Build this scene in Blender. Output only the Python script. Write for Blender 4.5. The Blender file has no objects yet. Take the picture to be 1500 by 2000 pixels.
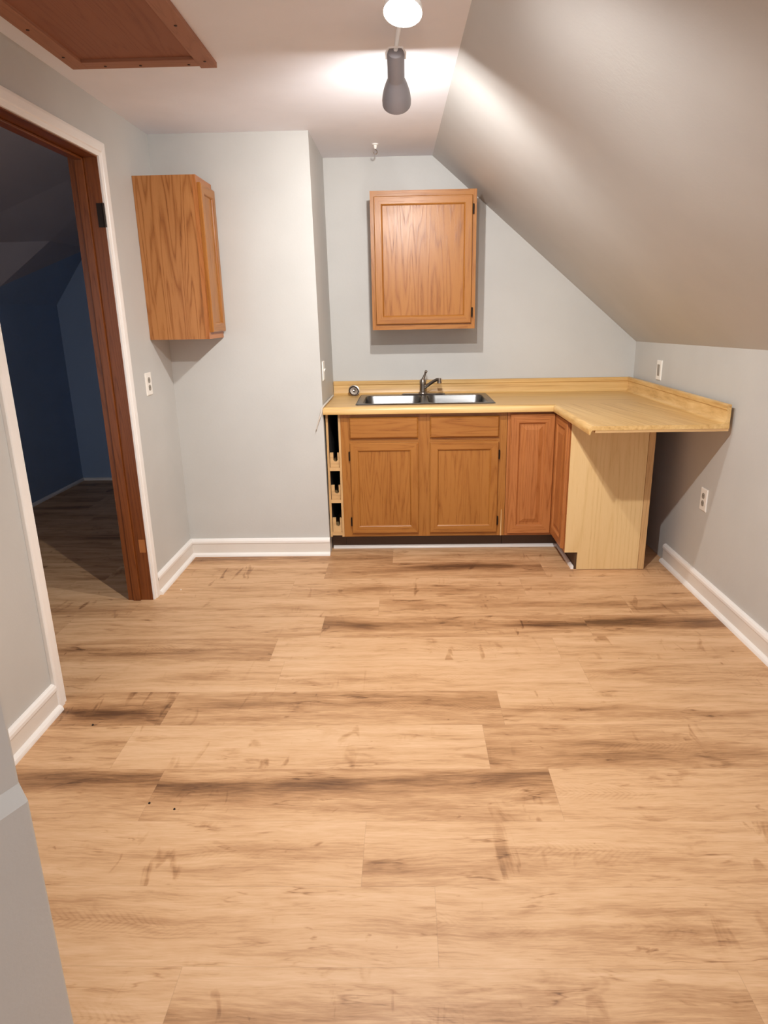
import bpy, math, random
from mathutils import Vector, Matrix, Quaternion
R = math.radians
random.seed(7)
sc = bpy.context.scene
COL = sc.collection

# ------------------------------------------------------------------ camera
CAM_H = 1.4211
PITCH, YAW, ROLL = R(16.3973), R(1.4653), R(-1.0279)
fw = Vector((-math.sin(YAW)*math.cos(PITCH), math.cos(YAW)*math.cos(PITCH), -math.sin(PITCH)))
rt = Vector((math.cos(YAW), math.sin(YAW), 0)); up = rt.cross(fw)
rt2 = rt*math.cos(ROLL) + up*math.sin(ROLL)
up2 = up*math.cos(ROLL) - rt*math.sin(ROLL)
cam_d = bpy.data.cameras.new('camera'); cam = bpy.data.objects.new('camera', cam_d); COL.objects.link(cam)
cam.matrix_world = Matrix(((rt2.x, up2.x, -fw.x, 0), (rt2.y, up2.y, -fw.y, 0), (rt2.z, up2.z, -fw.z, CAM_H), (0, 0, 0, 1)))
cam_d.sensor_fit = 'VERTICAL'; cam_d.sensor_height = 36; cam_d.lens = 1301.19*36/2000
cam_d.shift_x = -13.35/2000; cam_d.shift_y = -1.93/2000
cam_d.clip_start = 0.02
sc.camera = cam

# ------------------------------------------------------------------ world, exposure
w = bpy.data.worlds.new('world'); sc.world = w; w.use_nodes = True
bg = w.node_tree.nodes['Background']
bg.inputs['Color'].default_value = (1.0, 1.0, 1.05, 1); bg.inputs['Strength'].default_value = 1.0
vs = sc.view_settings
vs.view_transform = 'Standard'; vs.look = 'None'; vs.gamma = 1; vs.exposure = 0.70; vs.use_curve_mapping = False
sc.cycles.use_denoising = True
sc.cycles.max_bounces = 10; sc.cycles.diffuse_bounces = 6
sc.cycles.sample_clamp_indirect = 6
BULB = 620.0            # radiance of the glowing lamp ends
WARM = (1.0, 0.98, 0.95)
L1_POWER, L2_POWER, L3_POWER = 1.5, .14, 5.4      # far, middle and near head, times BULB
L1_BEAM, L2_BEAM, L3_BEAM = 41.0, 16.0, 42.0     # watts of the reflector beams of the three heads

# ------------------------------------------------------------------ measured numbers
D, DC = 4.534, 3.892             # back wall, chimney-chase front
XL, XR, XC = -1.347, 1.513, -0.486
H = 2.354
ZC = 0.9103                      # counter top
YF, YC, YT = 3.869, 3.918, 4.010 # counter nose, cabinet face, toe kick
XP, YE = 0.848, 3.0906           # peninsula nose, peninsula end
YP = 3.595                       # peninsula end panel
SIDE_X, SIDE_Y = -3.0, 5.95      # the dark side room
def xcrease(y): return 0.177 + 0.019*(4.534 - y)
def kknee(y): return 1.226 + 0.0158*(4.534 - y)

# ------------------------------------------------------------------ material helpers
def srgb(r, g, b):
    f = lambda c: (c/255/12.92) if c/255 <= .04045 else ((c/255 + .055)/1.055)**2.4
    return (f(r), f(g), f(b), 1)
class NT:
    def __init__(s, name):
        s.m = bpy.data.materials.new(name); s.m.use_nodes = True
        s.t = s.m.node_tree; s.b = s.t.nodes['Principled BSDF']
    def n(s, typ, **kw):
        nd = s.t.nodes.new(typ)
        for k, v in kw.items():
            if k.startswith('i_'):
                key = k[2:]; key = int(key) if key.isdigit() else key.replace('_', ' ')
                nd.inputs[key].default_value = v
            else: setattr(nd, k, v)
        return nd
    def l(s, a, b): s.t.links.new(a, b)
    def math(s, op, a, b=None, clamp=False):
        nd = s.n('ShaderNodeMath', operation=op, use_clamp=clamp)
        for i, v in enumerate((a, b)):
            if v is None: continue
            if isinstance(v, (int, float)): nd.inputs[i].default_value = v
            else: s.l(v, nd.inputs[i])
        return nd.outputs[0]
    def vmul(s, v, xyz):
        nd = s.n('ShaderNodeVectorMath', operation='MULTIPLY'); s.l(v, nd.inputs[0]); nd.inputs[1].default_value = xyz
        return nd.outputs[0]
    def vadd(s, a, b):
        nd = s.n('ShaderNodeVectorMath', operation='ADD')
        for i, v in enumerate((a, b)):
            if isinstance(v, tuple): nd.inputs[i].default_value = v
            else: s.l(v, nd.inputs[i])
        return nd.outputs[0]
    def noise(s, v, scale=1, detail=4, rough=.55, dist=0):
        nd = s.n('ShaderNodeTexNoise'); s.l(v, nd.inputs['Vector'])
        nd.inputs['Scale'].default_value = scale; nd.inputs['Detail'].default_value = detail
        nd.inputs['Roughness'].default_value = rough; nd.inputs['Distortion'].default_value = dist
        return nd.outputs['Fac']
    def ramp(s, fac, stops):
        nd = s.n('ShaderNodeValToRGB'); el = nd.color_ramp.elements
        while len(el) < len(stops): el.new(.5)
        for e, (p, c) in zip(el, stops): e.position = p; e.color = c if len(c) == 4 else (*c, 1)
        s.l(fac, nd.inputs['Fac']); return nd.outputs['Color']
    def mix(s, fac, a, b, mode='MIX'):
        nd = s.n('ShaderNodeMix', data_type='RGBA', blend_type=mode)
        for i, v in ((0, fac), (6, a), (7, b)):
            if isinstance(v, (int, float, tuple)): nd.inputs[i].default_value = v
            else: s.l(v, nd.inputs[i])
        return nd.outputs[2]
    def maprange(s, v, a, b, c=0., d=1.):
        nd = s.n('ShaderNodeMapRange'); s.l(v, nd.inputs[0])
        for i, x in enumerate((a, b, c, d)): nd.inputs[i+1].default_value = x
        return nd.outputs[0]
    def bump(s, h, strength=.1, dist=.002):
        nd = s.n('ShaderNodeBump'); nd.inputs['Strength'].default_value = strength; nd.inputs['Distance'].default_value = dist
        s.l(h, nd.inputs['Height']); s.l(nd.outputs[0], s.b.inputs['Normal'])
    def objco(s): return s.n('ShaderNodeTexCoord').outputs['Object']
    def set(s, **kw):
        for k, v in kw.items(): s.b.inputs[k.replace('_', ' ')].default_value = v
        return s

def paint(name, col, rough=.6, bump=.12, scale=90, var=.03):
    t = NT(name); co = t.objco()
    n = t.noise(co, scale, 3); n2 = t.noise(co, 2.3, 4)
    c0 = tuple(x*(1-var) for x in col[:3]) + (1,); c1 = tuple(min(1, x*(1+var)) for x in col[:3]) + (1,)
    t.l(t.ramp(n2, [(.35, c0), (.65, c1)]), t.b.inputs['Base Color'])
    t.set(Roughness=rough); h = t.math('ADD', n, t.math('MULTIPLY', t.noise(co, 9, 3), 1.6)); t.bump(h, bump, .003); return t.m
def plain(name, col, rough=.5, metal=0., **kw):
    t = NT(name); co = t.objco(); n = t.noise(co, 60, 3)
    t.l(t.mix(t.maprange(n, .3, .7, 0., .12), col, tuple(x*.8 for x in col[:3]) + (1,)), t.b.inputs['Base Color'])
    t.set(Roughness=rough, Metallic=metal, **kw); return t.m
def oak(name, axis, light, mid, dark, gloss=.33, ring=1.0, spec=.30, cath=.30):
    # axis: direction the grain runs in
    t = NT(name); co = t.objco()
    rnd = t.n('ShaderNodeObjectInfo').outputs['Random']
    off = t.n('ShaderNodeCombineXYZ'); 
    for i, k in enumerate((3.1, 5.7, 9.3)): t.l(t.math('MULTIPLY', rnd, k), off.inputs[i])
    p = t.vadd(co, off.outputs[0])
    sx = {'x': (.055, 1, 1), 'y': (1, .055, 1), 'z': (1, 1, .055)}[axis]
    q = t.vmul(p, sx)
    wob = t.noise(t.vmul(p, {'x': (.9, 5, 5), 'y': (5, .9, 5), 'z': (5, 5, .9)}[axis]), 1, 3)
    rings = t.math('MULTIPLY', t.math('ADD', t.noise(q, 8.0 * ring, 2, .45), t.math('MULTIPLY', wob, .16)), 19)
    rings = t.math('FRACT', rings)
    rings = t.math('SUBTRACT', 1., t.math('ABSOLUTE', t.math('SUBTRACT', t.math('MULTIPLY', rings, 2.), 1.)))
    fine = t.noise(t.vmul(p, {'x': (9, 260, 260), 'y': (260, 9, 260), 'z': (260, 260, 9)}[axis]), 1, 3, .7)
    pores = t.maprange(fine, .53, .72)
    broad = t.noise(t.vmul(p, {'x': (.7, 7, 7), 'y': (7, .7, 7), 'z': (7, 7, .7)}[axis]), 1, 3)
    f = t.math('ADD', t.math('MULTIPLY', t.math('POWER', rings, 3.), cath), t.math('MULTIPLY', pores, t.math('ADD', .22, t.math('MULTIPLY', rings, .36))))
    f = t.math('ADD', f, t.math('MULTIPLY', t.math('SUBTRACT', broad, .5), .7), True)
    t.l(t.ramp(f, [(0, light), (.4, mid), (1, dark)]), t.b.inputs['Base Color'])
    t.set(Roughness=gloss); t.b.inputs['Specular IOR Level'].default_value = spec
    t.bump(f, .22, .0012); return t.m

M = {}
M['wall'] = paint('wall_paint_gray', srgb(194, 193, 189), .5)
M['slope'] = paint('slope_paint_gray', srgb(192, 190, 187), .5, .14)
M['ceil'] = paint('ceiling_paint_white', srgb(236, 236, 242), .7)
M['white'] = paint('white_trim_paint', srgb(240, 236, 231), .35, .05)
M['trimflat'] = paint('offwhite_trim_paint', srgb(224, 217, 208), .4, .05)
M['navy'] = paint('side_room_blue_paint', srgb(140, 162, 192), .6)
M['sidegrey'] = paint('side_room_ceiling_paint', srgb(176, 172, 178), .6)
LO = (srgb(164, 108, 50), srgb(144, 88, 35), srgb(90, 49, 16))
for ax in 'xyz': M['oak'+ax] = oak('honey_oak_'+ax, ax, *LO)
RO = (srgb(176, 112, 62), srgb(154, 92, 46), srgb(112, 60, 26))
for ax in 'xyz': M['red'+ax] = oak('reddish_oak_'+ax, ax, *RO)
M['oakside'] = oak('oak_side_veneer', 'z', srgb(176, 120, 70), srgb(152, 96, 50), srgb(104, 60, 28), ring=1.1, cath=.5)
M['oakpanel'] = oak('oak_panel_veneer', 'z', *LO, ring=1.0, cath=.38)
DK = (srgb(122, 66, 28), srgb(102, 52, 20), srgb(70, 34, 13))
for ax in 'xyz': M['dark'+ax] = oak('dark_brown_wood_'+ax, ax, *DK)
HB = (srgb(164, 114, 88), srgb(152, 104, 80), srgb(130, 86, 66))
M['hatchx'] = oak('hatch_trim_x', 'x', *HB, gloss=.6); M['hatchy'] = oak('hatch_trim_y', 'y', *HB, gloss=.6)
HP = (srgb(150, 98, 74), srgb(138, 88, 66), srgb(122, 76, 57))
M['hatchpanel'] = oak('hatch_panel_wood', 'y', *HP, gloss=.65)
MP = (srgb(222, 190, 138), srgb(214, 180, 126), srgb(198, 160, 106))
M['maple'] = oak('raw_maple_ply', 'z', *MP, gloss=.55, ring=.5)
ME = (srgb(206, 168, 118), srgb(190, 150, 102), srgb(150, 108, 66))
M['edge'] = oak('raw_wood_edge', 'z', *ME, gloss=.6)
M['edgex'] = oak('raw_wood_edge_x', 'x', *ME, gloss=.6)
M['toe'] = plain('dark_toe_kick', srgb(78, 54, 34), .6)
M['inside_shade'] = plain('cabinet_interior_shade', srgb(44, 31, 21), .8)  # near-black base colour stands in for shade inside the rack
M['steel'] = None
def steel():
    t = NT('brushed_stainless'); co = t.objco()
    n = t.noise(t.vmul(co, (6, 300, 300)), 1, 3)
    t.l(t.ramp(n, [(.3, (.15, .15, .15)), (.7, (.22, .22, .217))]), t.b.inputs['Base Color'])
    t.set(Metallic=1., Roughness=.33); t.bump(n, .03, .001); return t.m
M['steel'] = steel()
M['nickel'] = plain('worn_nickel', srgb(150, 140, 130), .28, 1.)
M['bronze'] = plain('dark_bronze', srgb(44, 34, 28), .45, .7)
M['lampgrey'] = plain('satin_grey_lamp_metal', srgb(140, 136, 140), .42, .25)
M['lampwhite'] = plain('lamp_inner_white', srgb(235, 232, 228), .5)
M['lampinner'] = plain('lamp_inner_grey', srgb(120, 118, 116), .6)
M['plate'] = plain('outlet_plate_white', srgb(240, 236, 228), .35)
M['recept'] = plain('outlet_face_grey', srgb(150, 143, 132), .45)
M['slot'] = plain('outlet_slot_dark', srgb(60, 55, 50), .6)
M['screw'] = plain('screw_head_dark', srgb(70, 44, 32), .5, .5)
M['caulk'] = plain('dry_caulk', srgb(206, 198, 186), .7)
M['crumb'] = plain('dark_crumb', srgb(40, 30, 24), .9)
M['chip'] = plain('white_paint_chip', srgb(240, 228, 212), .8)
def laminate(name, ax):
    t = NT(name); co = t.objco()
    sc1 = {'x': (1.6, 60, 60), 'y': (60, 1.6, 60)}[ax]; sc2 = {'x': (.9, 22, 22), 'y': (22, .9, 22)}[ax]; sc3 = {'x': (9, 330, 330), 'y': (330, 9, 330)}[ax]
    if ax == 'y':
        mp = t.n('ShaderNodeVectorRotate', rotation_type='Z_AXIS'); t.l(co, mp.inputs['Vector']); mp.inputs['Angle'].default_value = R(-9); co = mp.outputs[0]
    a = t.noise(t.vmul(co, sc1), 1, 4); b = t.noise(t.vmul(co, sc2), 1, 3); c = t.noise(t.vmul(co, sc3), 1, 3)
    f = t.math('ADD', t.math('MULTIPLY', a, .5), t.math('ADD', t.math('MULTIPLY', b, .35), t.math('MULTIPLY', c, .15)))
    t.l(t.ramp(f, [(.30, srgb(168, 124, 66)), (.47, srgb(206, 166, 104)), (.62, srgb(222, 186, 126)), (.8, srgb(230, 198, 142))]), t.b.inputs['Base Color'])
    t.set(Roughness=.36); return t.m
M['lamx'] = laminate('butcher_block_laminate_x', 'x'); M['lamy'] = laminate('butcher_block_laminate_y', 'y')
def glow(name, col, s):
    t = NT(name); t.b.inputs['Base Color'].default_value = (*col, 1)
    t.b.inputs['Emission Color'].default_value = (*col, 1); t.b.inputs['Emission Strength'].default_value = s; return t.m
M['bulb1'] = glow('lit_lamp_glass_far', WARM, BULB*L1_POWER); M['bulb2'] = glow('lit_lamp_glass_middle', WARM, BULB*L2_POWER); M['bulb3'] = glow('lit_lamp_glass_near', WARM, BULB*L3_POWER)

# ------------------------------------------------------------------ mesh helpers
class MB:
    def __init__(s, mat=None): s.v = []; s.f = []; s.mi = []; s.M = mat or Matrix()
    def add(s, vs, fs, mi=0):
        o = len(s.v); s.v += [s.M @ Vector(p) for p in vs]
        flip = s.M.determinant() < 0
        for f in fs:
            f = [o+i for i in f]; s.f.append(f[::-1] if flip else f); s.mi.append(mi)
        return s
    def box(s, x0, x1, y0, y1, z0, z1, mi=0):
        return s.add([(x0,y0,z0),(x1,y0,z0),(x1,y1,z0),(x0,y1,z0),(x0,y0,z1),(x1,y0,z1),(x1,y1,z1),(x0,y1,z1)],
                     [(0,3,2,1),(4,5,6,7),(0,1,5,4),(1,2,6,5),(2,3,7,6),(3,0,4,7)], mi)
    def prism(s, poly, fn, a, b, mi=0):
        # poly: 2-D points, fn(p, q, t) -> 3-D
        n = len(poly); vs = [fn(p, q, a) for p, q in poly] + [fn(p, q, b) for p, q in poly]
        s.add(vs, [tuple(range(n))[::-1], tuple(range(n, 2*n))] + [(i, (i+1) % n, n+(i+1) % n, n+i) for i in range(n)], mi); return s
    def solid(s, lo, hi, mi=0):
        n = len(lo); return s.add(list(lo)+list(hi), [tuple(range(n))[::-1], tuple(range(n, 2*n))] + [(i, (i+1) % n, n+(i+1) % n, n+i) for i in range(n)], mi)
    def sweep(s, path, prof, closed=False, mi=0, mis=None, caps=True):
        # path: (x, y) list in a plane; prof: closed loop of (outward offset to the RIGHT of travel, z)
        n = len(path); P = [Vector(p) for p in path]; rings = []
        for i in range(n):
            if closed: a = (P[i]-P[i-1]).normalized(); b = (P[(i+1) % n]-P[i]).normalized()
            else:
                a = (P[i]-P[i-1]).normalized() if i else (P[1]-P[0]).normalized()
                b = (P[i+1]-P[i]).normalized() if i < n-1 else a
            na = Vector((a.y, -a.x)); nb = Vector((b.y, -b.x)); m = (na+nb)
            m = m/ (m.length_squared/2) if m.length > 1e-6 else na
            rings.append([(P[i].x+m.x*d, P[i].y+m.y*d, z) for d, z in prof])
        k = len(prof); vs = [p for r in rings for p in r]
        segs = n if closed else n-1
        for i in range(segs):
            j = (i+1) % n
            fs = [(i*k+a, i*k+(a+1) % k, j*k+(a+1) % k, j*k+a) for a in range(k)]
            o = len(s.v)
            ring = [vs[i*k+a] for a in range(k)] + [vs[j*k+a] for a in range(k)]
            s.add(ring, [(a, k+a, k+(a+1) % k, (a+1) % k) for a in range(k)], (mis[i] if mis else mi))
        if not closed and caps:
            s.add(rings[0], [tuple(range(k))], mis[0] if mis else mi); s.add(rings[-1], [tuple(range(k))[::-1]], mis[-1] if mis else mi)
        return s
    def tube(s, path, rad, seg=12, mi=0, caps=True):
        P = [Vector(p) for p in path]; rads = rad if isinstance(rad, (list, tuple)) else [rad]*len(P)
        vs = []; ref = None
        for i, p in enumerate(P):
            t = ((P[min(i+1, len(P)-1)]-P[max(i-1, 0)])).normalized()
            if ref is None: ref = t.orthogonal().normalized()
            ref = (ref - t*ref.dot(t)).normalized(); b = t.cross(ref)
            for k in range(seg):
                a = 2*math.pi*k/seg; vs.append(p + (ref*math.cos(a)+b*math.sin(a))*rads[i])
        fs = []
        for i in range(len(P)-1):
            for k in range(seg): fs.append((i*seg+k, i*seg+(k+1) % seg, (i+1)*seg+(k+1) % seg, (i+1)*seg+k))
        if caps: fs += [tuple(range(seg))[::-1], tuple(range((len(P)-1)*seg, len(P)*seg))]
        return s.add(vs, fs, mi)
    def lathe(s, prof, origin, axis, seg=32, mi=0):
        # prof: (radius, distance along axis)
        o = Vector(origin); a = Vector(axis).normalized(); u = a.orthogonal().normalized(); v = a.cross(u)
        vs = []; 
        for r, t in prof:
            for k in range(seg):
                an = 2*math.pi*k/seg; vs.append(o + a*t + (u*math.cos(an)+v*math.sin(an))*max(r, 1e-5))
        fs = []
        for i in range(len(prof)-1):
            for k in range(seg): fs.append((i*seg+k, i*seg+(k+1) % seg, (i+1)*seg+(k+1) % seg, (i+1)*seg+k))
        return s.add(vs, fs, mi)
    def build(s, name, mats, parent=None, smooth=False, bevel=0, loc=None):
        me = bpy.data.meshes.new(name)
        loc = Vector(loc) if loc is not None else Vector((0, 0, 0))
        me.from_pydata([tuple(p) for p in s.v], [], s.f)
        for m in (mats if isinstance(mats, (list, tuple)) else [mats]): me.materials.append(m)
        for p, i in zip(me.polygons, s.mi): p.material_index = i; p.use_smooth = smooth
        import bmesh
        bm = bmesh.new(); bm.from_mesh(me); bmesh.ops.remove_doubles(bm, verts=bm.verts, dist=1e-6)
        bmesh.ops.recalc_face_normals(bm, faces=bm.faces)
        if loc.length: bmesh.ops.translate(bm, verts=bm.verts, vec=-loc)
        bm.to_mesh(me); bm.free()
        o = bpy.data.objects.new(name, me); COL.objects.link(o)
        if parent is not None: o.parent = parent
        o.location = loc
        if bevel:
            b = o.modifiers.new('bevel', 'BEVEL'); b.width = bevel; b.segments = 2; b.limit_method = 'ANGLE'; b.angle_limit = R(40)
        if smooth:
            try: me.shade_smooth_by_angle(R(40))
            except Exception:
                try: me.set_sharp_from_angle(angle=R(40))
                except Exception: pass
        return o
def tag(o, label, cat, group=None, kind=None):
    o['label'] = label; o['category'] = cat
    if group: o['group'] = group
    if kind: o['kind'] = kind
    return o
def thing(name, label, cat, loc, group=None, kind=None):
    o = bpy.data.objects.new(name, None); COL.objects.link(o); o.location = loc; o.empty_display_size = .05
    return tag(o, label, cat, group, kind)
class Local(MB):
    """mesh builder working in world numbers for a part of a thing whose empty sits at loc"""
    def __init__(s, root, mat=None):
        super().__init__(Matrix.Translation(-root.location) @ (mat or Matrix())); s.root = root
    def part(s, name, mats, parent=None, **kw): return s.build(name, mats, parent or s.root, **kw)
def struct(mb, name, mats, label, cat, **kw): return tag(mb.build(name, mats, **kw), label, cat, kind='structure')

# ================================================================== STRUCTURE
# ---- floor of vinyl planks: one mesh, every plank a face with its own tone and band
def floor_material():
    t = NT('oak_vinyl_planks')
    at = lambda n: t.n('ShaderNodeAttribute', attribute_name=n).outputs
    uv = t.n('ShaderNodeUVMap', uv_map='metric').outputs[0]
    un = t.n('ShaderNodeUVMap', uv_map='unit').outputs[0]
    sx = t.n('ShaderNodeSeparateXYZ'); t.l(un, sx.inputs[0]); v = sx.outputs[1]; u = sx.outputs[0]
    seed, tone, bp, bs = at('seed')['Fac'], at('tone')['Fac'], at('bandpos')['Fac'], at('bandstr')['Fac']
    off = t.n('ShaderNodeCombineXYZ')
    for i, k in enumerate((37., 11., 5.)): t.l(t.math('MULTIPLY', seed, k), off.inputs[i])
    p = t.vadd(uv, off.outputs[0])
    wob = t.noise(t.vmul(p, (2.2, 4, 1)), 1, 3, .5)
    pw = t.n('ShaderNodeCombineXYZ'); t.l(t.math('MULTIPLY', t.math('SUBTRACT', wob, .5), .055), pw.inputs[1])
    pd = t.vadd(p, pw.outputs[0])
    fine = t.noise(t.vmul(pd, (15, 190, 1)), 1, 4, .65)
    mid = t.noise(t.vmul(pd, (3.4, 32, 1)), 1, 5, .6)
    broad = t.noise(t.vmul(pd, (1.1, 9, 1)), 1, 3, .5)
    blot = t.noise(t.vmul(pd, (4.2, 11, 1)), 1, 4, .6, .8)
    cross = t.noise(t.vmul(p, (17, 4.6, 1)), 1, 3, .5, .9)
    big = t.noise(t.vmul(p, (1.7, 2.2, 1)), 1, 2, .5)
    # broad dark figure along one side of a plank
    dv = t.math('SUBTRACT', v, t.math('ADD', bp, t.math('MULTIPLY', t.math('SUBTRACT', broad, .5), .5)))
    band = t.math('POWER', 2.718, t.math('MULTIPLY', t.math('MULTIPLY', dv, dv), -26.))
    band = t.math('MULTIPLY', t.math('MULTIPLY', band, bs), t.maprange(t.noise(t.vmul(pd, (1.6, 3, 1)), 1, 3), .32, .62))
    f = t.math('MULTIPLY', t.math('SUBTRACT', mid, .5), .85)
    f = t.math('ADD', f, t.math('MULTIPLY', t.math('SUBTRACT', fine, .5), .62))
    f = t.math('ADD', f, t.math('MULTIPLY', t.math('SUBTRACT', broad, .5), .42))
    f = t.math('ADD', f, t.math('MULTIPLY', t.maprange(blot, .60, .80), .32))
    marks = t.math('MULTIPLY', t.maprange(cross, .60, .70), t.maprange(big, .49, .60))
    f = t.math('ADD', f, t.math('MULTIPLY', marks, .30))
    sp = t.n('ShaderNodeSeparateXYZ'); t.l(p, sp.inputs[0])
    dc = t.math('ABSOLUTE', t.math('SUBTRACT', t.math('ADD', v, t.math('MULTIPLY', t.math('SUBTRACT', wob, .5), .5)), .5))
    chev = t.math('SINE', t.math('ADD', t.math('MULTIPLY', sp.outputs[0], 330.), t.math('ADD', t.math('MULTIPLY', dc, 95.), t.math('MULTIPLY', mid, 9.))))
    chev = t.math('MULTIPLY', t.math('MULTIPLY', t.maprange(chev, -.2, 1.), t.maprange(dc, .04, .22, 1., 0.)), t.maprange(t.noise(t.vmul(p, (2.3, 2.6, 1)), 1, 2, .5), .55, .68))
    f = t.math('ADD', f, t.math('MULTIPLY', chev, .09))
    knot = t.maprange(t.noise(t.vmul(pd, (9, 17, 1)), 1, 3, .5, 1.2), .70, .80)
    f = t.math('ADD', f, t.math('MULTIPLY', knot, .42))
    veins = t.maprange(t.math('ABSOLUTE', t.math('SUBTRACT', t.noise(t.vmul(pd, (1.5, 13, 1)), 1, 4, .6), .5)), 0., .016, 1., 0.)
    f = t.math('ADD', f, t.math('MULTIPLY', t.math('MULTIPLY', veins, t.maprange(blot, .5, .66)), .34))
    f = t.math('ADD', f, t.math('MULTIPLY', band, .54))
    f = t.math('ADD', t.math('ADD', f, .25), t.math('MULTIPLY', tone, .44), True)
    col = t.ramp(f, [(0., srgb(220, 182, 143)), (.28, srgb(207, 165, 123)), (.52, srgb(180, 136, 95)), (.76, srgb(138, 98, 64)), (1., srgb(94, 62, 38))])
    ev = t.math('MINIMUM', v, t.math('SUBTRACT', 1., v)); eu = t.math('MINIMUM', u, t.math('SUBTRACT', 1., u))
    seam = t.math('MAXIMUM', t.maprange(ev, .0, .006, 1., 0.), t.maprange(eu, 0., .0012, 1., 0.))
    col = t.mix(t.math('MULTIPLY', seam, .2), col, srgb(96, 64, 40))
    t.l(col, t.b.inputs['Base Color'])
    t.l(t.maprange(mid, .3, .7, .42, .56), t.b.inputs['Roughness']); t.bump(fine, .05, .0006)
    return t.m
M['floor'] = floor_material()
rows = [-1.42, -1.19, -.96, -.725, -.49, -.255, -.02, .215, .45, .685, .922, 1.157, 1.38, 1.613, 1.848, 2.09, 2.315, 2.56, 2.77, 2.995, 3.23, 3.487, 3.732, 3.97, 4.2, 4.44, 4.67, 4.9, 5.13, 5.37, 5.6, 5.83, 6.06]
# (row start): one joint x, {plank index from that joint: (tone, band position 0 near - 1 far, band strength)}
known = {
 3.732: (-.09, {-1: (.45, .4, .4), 0: (.15, .5, .3)}),
 3.487: (.78, {-1: (.45, .7, .9), -2: (.05, .5, .2), 0: (.1, .5, .2)}),
 3.23:  (.62, {-1: (.1, .3, .5), -2: (.1, .6, .3), 0: (.05, .5, .3)}),
 2.995: (-.148, {-1: (.1, .4, .3), 0: (.12, .55, .7), 1: (.2, .4, .5)}),
 2.77:  (-.41, {-1: (.0, .3, .25), 0: (.30, .58, 1.1), 1: (.3, .6, 1.0)}),
 2.56:  (-.60, {-1: (.30, .35, .7), 0: (-.15, .6, .3), 1: (-.05, .5, .3)}),
 2.315: (.72, {-1: (-.12, .3, .4), -2: (-.1, .4, .4), 0: (.02, .5, .4)}),
 2.09:  (.343, {-1: (.34, .70, .85), -2: (.42, .25, .8), 0: (.05, .3, .5)}),
 1.848: (.262, {-1: (-.2, .2, .2), -2: (.05, .6, .4), 0: (.30, .30, 1.0)}),
 1.613: (.448, {-1: (.26, .66, 1.1), 0: (-.02, .9, .2)}),
 1.38:  (-.13, {-1: (-.05, .5, .4), 0: (.0, .25, .5)}),
 1.157: (.061, {-1: (-.08, .55, .5), 0: (-.02, .45, .6)}),
 .922:  (-.525, {-1: (-.15, .5, .2), 0: (-.05, .5, .4), 1: (.05, .5, .5)}),
}
def build_floor():
    L = 1.253; vs = []; fs = []; dat = []
    def holes(y0, y1): return (-3.02, 1.55)
    for r in range(len(rows)-1):
        y0, y1 = rows[r], rows[r+1]; xa, xb = holes(y0, y1)
        x, kn = known.get(y0, (random.uniform(-.6, .6), {}))
        i0 = math.floor((xa-x)/L); k = i0
        while x + k*L < xb:
            a, b = max(xa, x+k*L), min(xb, x+(k+1)*L)
            tone, bp, bs = kn.get(k, (random.uniform(-.1, .3), random.uniform(.2, .8), random.choice((.2, .4, .8))))
            o = len(vs); vs += [(a, y0, 0), (b, y0, 0), (b, y1, 0), (a, y1, 0)]; fs.append((o, o+1, o+2, o+3))
            dat.append((random.random(), tone, bp, bs, x+k*L, L, y0, y1)); k += 1
    me = bpy.data.meshes.new('floor'); me.from_pydata(vs, [], fs); me.materials.append(M['floor'])
    for i, nm in enumerate(('seed', 'tone', 'bandpos', 'bandstr')):
        a = me.attributes.new(nm, 'FLOAT', 'FACE')
        for j, d in enumerate(dat): a.data[j].value = d[i]
    u1 = me.uv_layers.new(name='metric'); u2 = me.uv_layers.new(name='unit')
    for p in me.polygons:
        d = dat[p.index]
        for li in p.loop_indices:
            c = me.vertices[me.loops[li].vertex_index].co
            u1.data[li].uv = (c.x, c.y); u2.data[li].uv = ((c.x-d[4])/d[5], (c.y-d[6])/(d[7]-d[6]))
    o = bpy.data.objects.new('floor', me); COL.objects.link(o)
    tag(o, 'light oak look vinyl plank floor running across the room', 'floor', kind='structure')
build_floor()

Y0 = -1.4          # how far the room is built behind the camera
T = .10
# ---- ceiling (flat strip, cut along the crease with the slope)
c0, c1 = xcrease(Y0), xcrease(D)
struct(MB().solid([(XL-.12, Y0, H), (c0, Y0, H), (c1, D+.1, H), (XL-.12, D+.1, H)], [(XL-.12, Y0, H+.06), (c0, Y0, H+.06), (c1, D+.1, H+.06), (XL-.12, D+.1, H+.06)]),
       'ceiling', M['ceil'], 'flat white ceiling above the kitchenette', 'ceiling')
k0, k1 = kknee(Y0), kknee(D)
def slope_mb():
    mb = MB(); n = 24; top = []; lo = []
    a0, a1, b0, b1 = Vector((c0, Y0, H)), Vector((c1, D+.05, H)), Vector((XR, Y0, k0)), Vector((XR, D+.05, k1))
    off = Vector((.05, 0, .06))
    return mb.solid([a0, b0, b1, a1], [a0+off, b0+off, b1+off, a1+off])
struct(slope_mb(), 'ceiling_slope', M['slope'], 'large grey sloped attic ceiling on the right', 'ceiling')
struct(MB().solid([(XR, Y0, 0), (XR+T, Y0, 0), (XR+T, D+T, 0), (XR, D+T, 0)], [(XR, Y0, k0), (XR+T, Y0, k0), (XR+T, D+T, k1), (XR, D+T, k1)]),
       'wall_right', M['wall'], 'low grey knee wall under the slope on the right', 'wall')
# ---- back wall: gable shaped
poly = [(-.60, 0), (XR, 0), (XR, k1), (c1, H), (-.60, H)]
struct(MB().prism(poly, lambda p, q, t: (p, t, q), D, D+T), 'wall_back', M['wall'], 'grey back wall behind the sink and cabinet', 'wall')
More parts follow.
